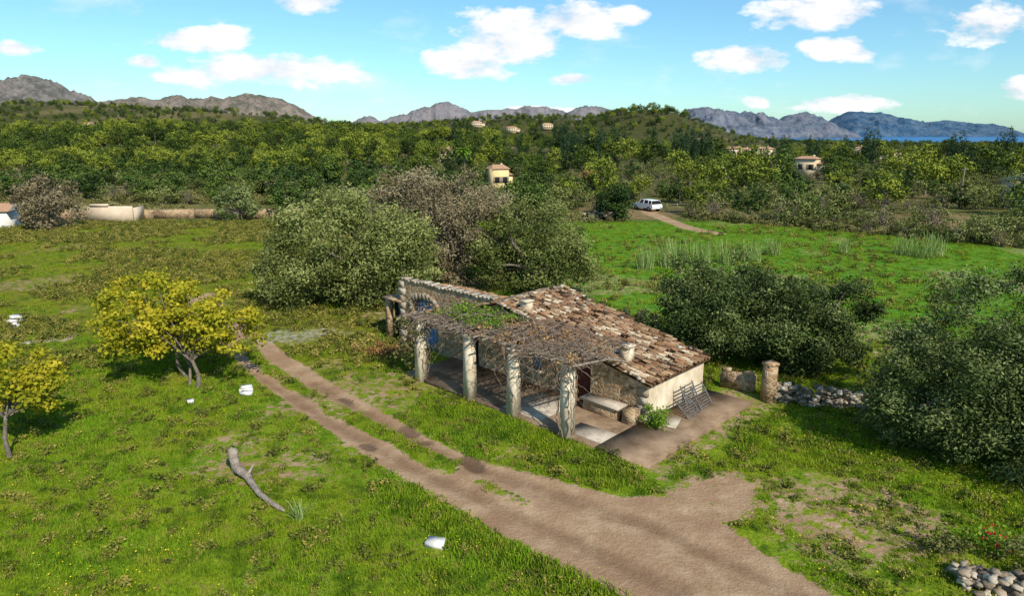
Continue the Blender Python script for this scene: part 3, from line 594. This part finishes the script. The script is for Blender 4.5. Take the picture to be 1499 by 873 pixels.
def tiles(mb,o_,ax,dn,cols,rows,pw,pl,rg):
    ax=np.array(ax,float); dn=np.array(dn,float); o_=np.array(o_,float); nn=np.cross(ax,dn); nn/=np.linalg.norm(nn); nn*=np.sign(nn[2])
    th=np.linspace(0,math.pi,6)
    for i in range(cols):
        for j in range(rows):
            for kind in (0,1):
                if kind==0 and rg.random()<.07: continue
                r=pw*.34; base=o_+ax*((i+(.5 if kind==0 else 0))*pw+rg.normal()*.018)+dn*(j*pl+rg.normal()*.04)
                yaw=rg.normal()*.09; d2=dn+ax*yaw; L_=pl*1.28
                a=base+nn*((.075 if kind==0 else .05)+rg.normal()*.014); V=[]
                for q,(t,rs,hz) in enumerate(((0,.82,0),(1,1.12,.035))):
                    for tt in th:
                        if kind==0: V.append(a+d2*L_*t+ax*math.cos(tt)*r*rs+nn*(math.sin(tt)*r*rs*.95+hz))
                        else: V.append(a+d2*L_*t+ax*math.cos(tt)*r*(1.2-.2*t)-nn*(math.sin(tt)*r*.7-hz*.6))
                F=[[q,q+1,q+7,q+6] for q in range(5)]
                pv=vn(base[0]+7,base[1]+9,.9,13); w=rg.random()
                v=np.clip(.08+.85*w+.5*(pv-.45),0,1) if kind==0 else .05+.3*w
                mb.add(V,F,0,v)
mb=MB(); rg=np.random.default_rng(11)
dn=np.array([(SR),0,-(ZR-ZE)]); dn/=np.linalg.norm(dn)
tiles(mb,Lc(SR,-.12,ZR),(0,1,0),dn,21,25,.22,.33,rg)
tiles(mb,Lc(SR+.05,-.1,ZR-.0),(0,1,0),(-.93,0,-.3),21,4,.22,.33,rg)
mb.out('roof_tiles',[M_tile],parent=H)
mb=MB()
mb.quad(Lc(-.22,-.15,ZE-.05),Lc(-.22,W+.15,ZE-.05),Lc(SR,W+.15,ZR-.0),Lc(SR,-.15,ZR),0,.1)
mb.quad(Lc(-.22,-.15,ZE-.12),Lc(-.22,W+.15,ZE-.12),Lc(SR,W+.15,ZR-.08),Lc(SR,-.15,ZR-.08),0,.1)
mb.quad(Lc(SR,-.12,ZR),Lc(SR,W+.1,ZR),Lc(9.4,W+.1,3.0),Lc(9.4,-.12,3.0),0,.15)
mb.quad(Lc(9.4,.2,3.3),Lc(15.3,.2,3.3),Lc(15.3,W+.2,2.25),Lc(9.4,W+.2,2.25),0,.3)
mb.out('roof_deck',[M_tile],parent=H)
mb=MB(); tiles(mb,Lc(8.3,.3,3.32),(-1,0,0),(0,.966,-.26),31,12,.225,.33,rg); mb.out('rear_roof_tiles',[M_tile],parent=H)
Ls=[]
for i in range(46): t=rg.random(); Ls.append((-SR+.05*rg.normal(),-.1+t*(W+.2),ZR+.1+.03*rg.normal(),.08+.05*rg.random()))
for i in range(60): s_=rg.random()*SR; Ls.append((-s_,-.12+.06*rg.normal(),ztop(s_)+.08,.06+.05*rg.random()))
for i in range(60): s_=rg.random()*SR; n_=rg.random()*W; Ls.append((-s_,n_,ztop(s_)+.15,.05+.06*rg.random()))
stones('roof_stones',Ls,M_loose,parent=H,seed=9)
mb=MB()
mb.box(Lc(1.5,.75,2.3),(.42,.42,.75),0); mb.box(Lc(1.5,.75,2.7),(.52,.52,.07),0)
mb.box(Lc(6.7,.45,3.45),(.4,.4,.5),0); mb.box(Lc(6.7,.45,3.72),(.5,.5,.06),0)
mb.out('chimneys',[M_plaster],parent=H)
mb=MB(); mb.box(Lc(16.6,.1,1.1),(.3,.3,2.2),0); mb.box(Lc(16.05,2.2,1.1),(.9,3.6,2.2),1); mb.box(Lc(16.0,1.0,2.3),(1.6,2.4,.1),0)
mb.out('lean_to',[M_stone,M_dark],parent=H)
mb=MB(); mb.box(Lc(1.7,-.45,.28),(1.7,.55,.56),0,taper=.95); mb.box(Lc(1.7,-.45,.6),(1.85,.65,.09),1); mb.box(Lc(.35,-.5,.35),(.5,.5,.7),0)
mb.out('stone_bench',[M_stone,M_slab],parent=H)
mb=MB()
mb.box(Lc(4.6,-1.5,.02),(13.2,3.1,.2),0); mb.box(Lc(-1.05,2.35,.012),(2.1,4.9,.19),0); mb.box(Lc(-1.0,-1.6,.03),(2.2,2.9,.195),0,rot=.012)
mb.box(Lc(.9,-2.3,.13),(1.6,1.0,.04),1,rot=.05); mb.box(Lc(-.75,.6,.14),(.6,1.0,.05),1,rot=.3); mb.box(Lc(4,-1.6,.125),(2.0,2.4,.03),1)
mb.out('terrace',[M_conc,M_slab],parent=H)
mb=MB()
for (nn_,ss_,ry,hh) in ((2.3,-.5,.45,1.15),(3.0,-.62,.6,1.0),(1.8,-.75,.85,.9)):
    ca,sa=math.cos(ry),math.sin(ry); bx=-ss_
    def PT(u,w): return (bx+.35-u*sa, nn_+w, .12+u*ca)
    for w in (-.45,.45): mb.tube([PT(0,w),PT(hh,w)],.03,5)
    for k in range(9): mb.tube([PT(hh*(k+.3)/9,-.45),PT(hh*(k+.3)/9,.45)],.03,4)
mb.out('slatted_panels',[M_metal],parent=H)
# ---------------------------------------------------------------- pergola
PE=10.7
mb=MB(); rg=np.random.default_rng(21)
for s_ in (1.46,4.2,6.75,10.0):
    mb.box(Lc(s_,-3.0,1.42),(.42,.42,2.8),1,taper=.86); mb.box(Lc(s_,-3.0,2.84),(.46,.46,.09),1)
for k in range(4):
    a,b=((.9,4.4),(4.0,7.0),(6.5,PE),(2,6))[k]; mb.tube([Lc(a,-3+.05*k-.1,2.95),Lc((a+b)/2,-3,2.93),Lc(b,-2.95,2.97)],.07,6)
for k in range(20):
    s_=.9+k*.51+rg.normal()*.06; z1=2.15+.13*s_ if s_<5 else 2.85; mb.tube([Lc(s_,-3.35-.2*rg.random(),3.02),Lc(s_+rg.normal()*.08,-1.5,3.0-.15*(s_<4)),Lc(s_+rg.normal()*.1,0.1,min(z1,2.95))],.035+.02*rg.random(),5)
for k in range(9):
    n_=-3+k*.38; mb.tube([Lc(.9,n_,3.04),Lc(4,n_+.1*rg.normal(),3.05),Lc(7,n_+.1*rg.normal(),3.04),Lc(PE,n_,3.06)],.018,4)
def vine(p,L_,r,drop=0,m=2,st=.16,zt=3.1):
    p=np.array(p,float); d=rg.normal(size=3); d[2]*=.2; d/=np.linalg.norm(d); pts=[p.copy()]
    for i in range(int(L_/st)):
        d=d+rg.normal(size=3)*.42; d[2]=d[2]*.7-drop+(.0 if drop else (zt-p[2])*.8); d/=np.linalg.norm(d); p=p+d*st
        if p[1]>.0: d[1]-=.6
        if p[1]<-3.6: d[1]+=.5
        pts.append(p.copy())
        if p[2]<.2: break
    mb.tube(pts,np.linspace(r,r*.35,len(pts)),4,m)
for k in range(380):
    s_=.8+(PE-.8)*rg.random(); n_=-3.4+3.3*rg.random(); vine(Lc(s_,n_,3.08+.1*rg.normal()),1.2+1.6*rg.random(),.010+.012*rg.random())
for k in range(120):
    s_=rg.choice([1.2,2.4,1.6,3.2,3.6,4.6,9.5,9.9,10.3,10.6])+rg.normal()*.4; vine(Lc(s_,-3.1+.5*rg.normal()*.6,3.0),.8+2*rg.random(),.010+.01*rg.random(),drop=.45)
for k in range(9):
    s_=(1.5,10.1,4.3,1.5,10)[k%5]; q=[]; ph=rg.random()*6; w_=.5+rg.random()*1.5
    for i in range(14): t=i/13; q.append(Lc(s_+(.3+.25*abs(rg.normal())*t)*math.cos(ph+t*w_)+.05*rg.normal(),-3+.3*math.sin(ph+t*w_)+.04*rg.normal(),.1+t*2.95))
    mb.tube(q,.022,5,2)
mb.out('pergola_frame',[M_wood,M_plaster,M_vine],parent=H)
def lv(nm,box_,n,size,mat,seed):
    r2=np.random.default_rng(seed); (s0,s1),(n0,n1),(z0,z1)=box_; nc=max(6,n//60)
    C=np.stack([-(s0+(s1-s0)*r2.random(nc)),n0+(n1-n0)*r2.random(nc),z0+(z1-z0)*r2.random(nc)],1); ci=r2.integers(0,nc,n)
    Pp=C[ci]+r2.normal(size=(n,3))*np.array([.22,.22,.1]); V,F_=cards(Pp,r2.normal(size=(n,3))+[0,0,1],size,.7,r2)
    quadmesh(nm,V,F_,mat,v=r2.random(n),parent=H)
lv('vine_leaves_top',((6.2,9.6),(-2.4,-.4),(3.1,3.25)),2600,.12,M_grn,31)
lv('vine_leaves_side',((9.8,11.2),(-3.6,-2.2),(.6,2.9)),1500,.12,M_shr,32)
lv('dry_vine_leaves',((1,10.6),(-3.4,-.2),(3.0,3.15)),1900,.10,M_red,33)

# ---------------------------------------------------------------- car
C=empty('parked_car',(19.6,99.4,0),R(-62)); mb=MB()
prof=[(-2.3,.45),(-2.32,.95),(-2.2,1.02),(-.95,1.08),(1.0,1.1),(2.15,1.05),(2.3,.8),(2.3,.45)]
def extr(pf,w0,m):
    n=len(pf)
    for i in range(n):
        a=pf[i]; b=pf[(i+1)%n]; mb.quad((a[0],-w0,a[1]),(b[0],-w0,b[1]),(b[0],w0,b[1]),(a[0],w0,a[1]),m)
    for s_ in (-1,1):
        for i in range(n//2):
            j=n-1-i
            if i+1<j: mb.quad((pf[i][0],s_*w0,pf[i][1]),(pf[i+1][0],s_*w0,pf[i+1][1]),(pf[j-1][0],s_*w0,pf[j-1][1]),(pf[j][0],s_*w0,pf[j][1]),m)
extr(prof,.9,0)
def frustum(x0,x1,z0,y0,X0,X1,z1,y1,m):
    b_=[(x0,-y0,z0),(x1,-y0,z0),(x1,y0,z0),(x0,y0,z0)]; t_=[(X0,-y1,z1),(X1,-y1,z1),(X1,y1,z1),(X0,y1,z1)]
    mb.add(b_+t_,[[0,3,2,1],[4,5,6,7],[0,1,5,4],[1,2,6,5],[2,3,7,6],[3,0,4,7]],m)
frustum(-1.25,2.1,1.06,.86,-.55,1.85,1.55,.7,1); frustum(-.6,1.9,1.555,.72,-.5,1.8,1.62,.66,0)
for xx_ in (-.9,.25,1.25,1.95):
    for s_ in (-1,1): mb.tube([(xx_,s_*.875,1.05),(xx_+(.35 if xx_<0 else -.06),s_*.71,1.57)],.04,4,0)
for wx in (-1.45,1.4):
    for s_ in (-1,1): mb.cyl((wx,s_*.82,.35),.36,.24,'y',16,2); mb.cyl((wx,s_*.9,.35),.2,.12,'y',12,3)
mb.box((-2.32,0,.6),(.08,1.6,.2),2); mb.box((-2.3,.65,.85),(.08,.35,.15),3); mb.box((-2.3,-.65,.85),(.08,.35,.15),3)
mb.out('car_body',[M_carp,M_glass,M_rub,M_metal],parent=C)

# ---------------------------------------------------------------- distant houses
M_wallc=simple('ochre_render',(.55,.42,.25),(.66,.54,.36),1,bs=.1); M_wallw=simple('white_render',(.68,.65,.6),(.78,.76,.72),1,bs=.1); M_wally=simple('yellow_render',(.66,.50,.22),(.76,.60,.32),1,bs=.1)
M_wallp=simple('pinkish_render',(.55,.42,.30),(.70,.57,.42),1,bs=.1); M_rt=simple('terracotta',(.36,.20,.12),(.54,.33,.20),3,bs=.4)
def house(name,x_,y_,w,d,h,rot,wm,hip=False,z0=None,wing=True):
    zz=float(hgt(x_,y_)) if z0 is None else z0
    e=empty(name,(x_,y_,zz),rot); mb=MB(); mb.box((0,0,h/2-.7),(w,d,h+1.4),0); rh=d*.2; ov=.3
    a=[(-w/2-ov,-d/2-ov,h),(w/2+ov,-d/2-ov,h),(w/2+ov,d/2+ov,h),(-w/2-ov,d/2+ov,h)]; i_=w*.25 if hip else 0
    r1=(-w/2-ov+i_,0,h+rh); r2=(w/2+ov-i_,0,h+rh)
    mb.quad(a[0],a[1],r2,r1,1); mb.quad(a[3],a[2],r2,r1,1); mb.quad(a[1],a[2],r2,r2,1 if hip else 0); mb.quad(a[0],a[3],r1,r1,1 if hip else 0)
    nf=2 if h>4.5 else 1
    for f_ in range(nf):
        for k in range(max(2,int(w/2.6))):
            xx_=-w/2+w*(k+.5)/max(2,int(w/2.6)); mb.box((xx_,-d/2,1.5+f_*2.7),(.9,.1,1.2),2)
            mb.box((xx_-.65,-d/2-.03,1.5+f_*2.7),(.35,.06,1.25),3); mb.box((xx_+.65,-d/2-.03,1.5+f_*2.7),(.35,.06,1.25),3)
    mb.box((w*.25,.3,h+rh*.7),(min(.6,w*.1),.45,.9),0)
    if wing:
        mb.box((w*.62,.4,h*.3-.2),(w*.4,d*.8,h*.62),0)
        mb.quad((w*.42,-d*.4,h*.66),(w*.86,-d*.4,h*.66),(w*.86,d*.5,h*.8),(w*.42,d*.5,h*.8),1)
    mb.out('house_shell',[wm,M_rt,M_dark,M_wood],parent=e)
house('yellow_villa',-2.9,142,3.4,4,3.7,.35,M_wally,True); house('country_house',-19.5,205,4,4,4.6,.1,M_wallc)
house('stucco_house',78.5,103,7,6,4.0,.3,M_wallc)
mb=MB(); mb.box((0,0,.95),(5.4,.3,2.1),0); mb.box((2.55,1.66,.8),(.3,3,1.8),0); mb.box((-1.2,-.1,2.16),(2.2,.35,.3),0); mb.out('boundary_wall',[M_wallp],loc=(-50.5,86,0),rotz=.08)
house('white_outbuilding',-63.2,81,7,4,2.0,.3,M_wallw,wing=False)
hr=np.random.default_rng(77)
for (a_,Yh,w) in HS:
    house('country_house',a_*Yh,float(Yh),w,w*.6,5.5 if w>9 else 3.4,hr.normal()*.4,[M_wallc,M_wallp][hr.integers(0,2)],True,z0=float(hgt(a_*Yh,Yh))+(1.8 if Yh>600 else 1.3))
mb=MB()
for i in range(12): mb.box((-60+i*5.2,89+.3*i,.6),(5.3,.35,1.2),0,rot=.06)
mb.out('field_wall',[M_stone])
mb=MB()
for i in range(30): mb.box((-150+i*4.2,125+.1*i,1.0),(.15,.15,2),0); mb.box((-148+i*4.2,125+.1*i,1.3),(4.2,.08,.12),0); mb.box((-148+i*4.2,125+.1*i,.8),(4.2,.08,.12),0)
mb.out('wooden_fence',[M_wood])
mb=MB()
for i in range(6): mb.box((22.6+i*1.6,100+.3*i,.5),(.1,.1,1.0),0); mb.box((23.4+i*1.6,100.15+.3*i,.8),(1.6,.05,.08),0,rot=.18)
mb.out('wooden_fence',[M_wood])
mb=MB(); mb.tube([(0,0,0),(.1,0,3),(.15,0,6.2)],[.28,.22,.2],8,1); rg=np.random.default_rng(4)
for k in range(40):
    an=rg.random()*6.28; el=rg.random()*1.5-.35; L_=2.3; pts=[]
    for i in range(6):
        t=i/5; rr=L_*t*math.cos(el); pts.append((.15+rr*math.cos(an),rr*math.sin(an),6.3+L_*t*math.sin(el)-1.2*t*t))
    pts=np.array(pts); sd=np.array([-math.sin(an),math.cos(an),0])
    for i in range(5):
        w0=.32*math.sin(.4+2.4*i/5); w1=.32*math.sin(.4+2.4*(i+1)/5)
        mb.quad(pts[i]-sd*w0-[0,0,.12],pts[i],pts[i+1],pts[i+1]-sd*w1-[0,0,.12],0,rg.random()); mb.quad(pts[i]+sd*w0-[0,0,.12],pts[i],pts[i+1],pts[i+1]+sd*w1-[0,0,.12],0,rg.random())
mb.out('palm_tree',[M_grn,M_bark],loc=(-11.5,165,float(hgt(-11.5,165))))
mb=MB(); mb.tube([(0,0,0),(0,0,5.2)],[.13,.09],8); mb.box((0,0,4.9),(1.2,.08,.1),0); mb.out('utility_pole',[M_wood],loc=(77,118,0))
mb=MB()
for q in (-.4,.4):
    for w in (-.4,.4): mb.tube([(q,w,0),(q*.3,w*.3,22)],.12,4)
for k in range(10): z_=k*2.2; t=1-.7*k/10; mb.tube([(-.4*t,-.4*t,z_),(.4*t,-.4*t,z_+2)],.07,4); mb.tube([(.4*t,.4*t,z_),(-.4*t,.4*t,z_+2)],.07,4)
mb.out('radio_mast',[M_metal],loc=(150,545,float(hgt(150,545))))
r2=np.random.default_rng(8); n=260; Pp=np.stack([r2.normal(0,.3,n),r2.normal(0,.3,n),.15+.5*r2.random(n)],1); V,F_=cards(Pp,r2.normal(size=(n,3)),.11,.7,r2)
mi=(r2.random(n)<.15).astype(int); mr,nt,b,o=newmat('red_petals'); b.inputs['Base Color'].default_value=(.5,.03,.03,1)
quadmesh('flowering_plant',V,F_,[M_grn,mr],mi,v=r2.random(n),loc=(12.9,16.4,0))

# ---------------------------------------------------------------- light, sky, camera
SE=40; sd=np.array([.5,-.866])
sun=bpy.data.lights.new('sun','SUN'); sun.energy=5.0; sun.angle=R(.5); sun.color=(1,.93,.81)
so=bpy.data.objects.new('sun',sun); ROOT.objects.link(so)
dvec=Vector((sd[0]*math.cos(R(SE)),sd[1]*math.cos(R(SE)),math.sin(R(SE)))); so.rotation_euler=dvec.to_track_quat('Z','Y').to_euler(); so.location=(20,-30,60)
w=bpy.data.worlds.new('World'); scene.world=w; w.use_nodes=True; nt=w.node_tree; nt.nodes.clear()
w.cycles.sampling_method='MANUAL'; w.cycles.sample_map_resolution=256
out=N(nt,'ShaderNodeOutputWorld'); bg=N(nt,'ShaderNodeBackground'); bg.inputs[1].default_value=.11; nt.links.new(bg.outputs[0],out.inputs[0])
sky=N(nt,'ShaderNodeTexSky',sky_type='NISHITA'); sky.sun_disc=False; sky.sun_elevation=R(SE); sky.sun_rotation=math.atan2(sd[0],sd[1]); sky.air_density=1.0; sky.dust_density=.4; sky.ozone_density=1.5
tc=N(nt,'ShaderNodeTexCoord').outputs['Generated']; sx=N(nt,'ShaderNodeSeparateXYZ'); nt.links.new(tc,sx.inputs[0])
yy_=mth(nt,'MAXIMUM',mth(nt,'ABSOLUTE',sx.outputs[1]),.05)
A=mth(nt,'DIVIDE',sx.outputs[0],yy_); E=mth(nt,'DIVIDE',sx.outputs[2],yy_)
cl=[(-.283,.175,.062,.02),(-.432,.124,.085,.02),(-.36,.085,.15,.026),(-.51,.096,.028,.012),(0,.128,.09,.045),(-.057,.094,.07,.028),(.085,.15,.075,.026),(.16,.155,.035,.014),(.087,.072,.045,.010),(.424,.160,.10,.028),(.327,.100,.085,.02),(.452,.112,.065,.02),(.655,.145,.075,.03),(-.69,.113,.045,.012),(.47,.040,.085,.014),(.71,.06,.04,.02),(.346,.042,.02,.011),(.03,.03,.06,.008)]
mx=None
for (a_,e_,ra,re) in cl:
    u=mth(nt,'DIVIDE',mth(nt,'SUBTRACT',A,a_),ra); v_=mth(nt,'DIVIDE',mth(nt,'SUBTRACT',E,e_),re)
    q=mth(nt,'SUBTRACT',1.0,mth(nt,'ADD',mth(nt,'MULTIPLY',u,u),mth(nt,'MULTIPLY',v_,v_)))
    mx=q if mx is None else mth(nt,'SMOOTH_MAX',mx,q,.3)
cv=N(nt,'ShaderNodeCombineXYZ'); nt.links.new(A,cv.inputs[0]); nt.links.new(mth(nt,'MULTIPLY',E,2.2),cv.inputs[1])
cn=noise(nt,cv.outputs[0],11,7,.6); cn2=noise(nt,cv.outputs[0],4,4,.6)
dens=mth(nt,'ADD',mx,mth(nt,'MULTIPLY',mth(nt,'SUBTRACT',cn,.52),4.2))
cm=ramp(nt,dens,[(0,(0,0,0)),(.25,(.5,.5,.5)),(.6,(1,1,1))])
wis=ramp(nt,mth(nt,'MULTIPLY',cn2,cn),[(.27,(0,0,0)),(.42,(.3,.3,.3))])
skc=mix(nt,1.0,sky.outputs[0],(.80,1.22,1.38),'MULTIPLY')
cc=mix(nt,ramp(nt,cn,[(.35,(0,0,0)),(.6,(1,1,1))]),(6.9,7.4,8.1),(10.3,10.3,10.3))
c=mix(nt,wis,skc,cc); c=mix(nt,cm,c,cc); nt.links.new(c,bg.inputs[0])
cam=bpy.data.cameras.new('camera'); cam.lens=24; cam.sensor_width=36; cam.clip_end=90000; cam.clip_start=.1
co=bpy.data.objects.new('camera',cam); co.location=(0,0,11); co.rotation_euler=(R(90-13.64),0,0); ROOT.objects.link(co); scene.camera=co
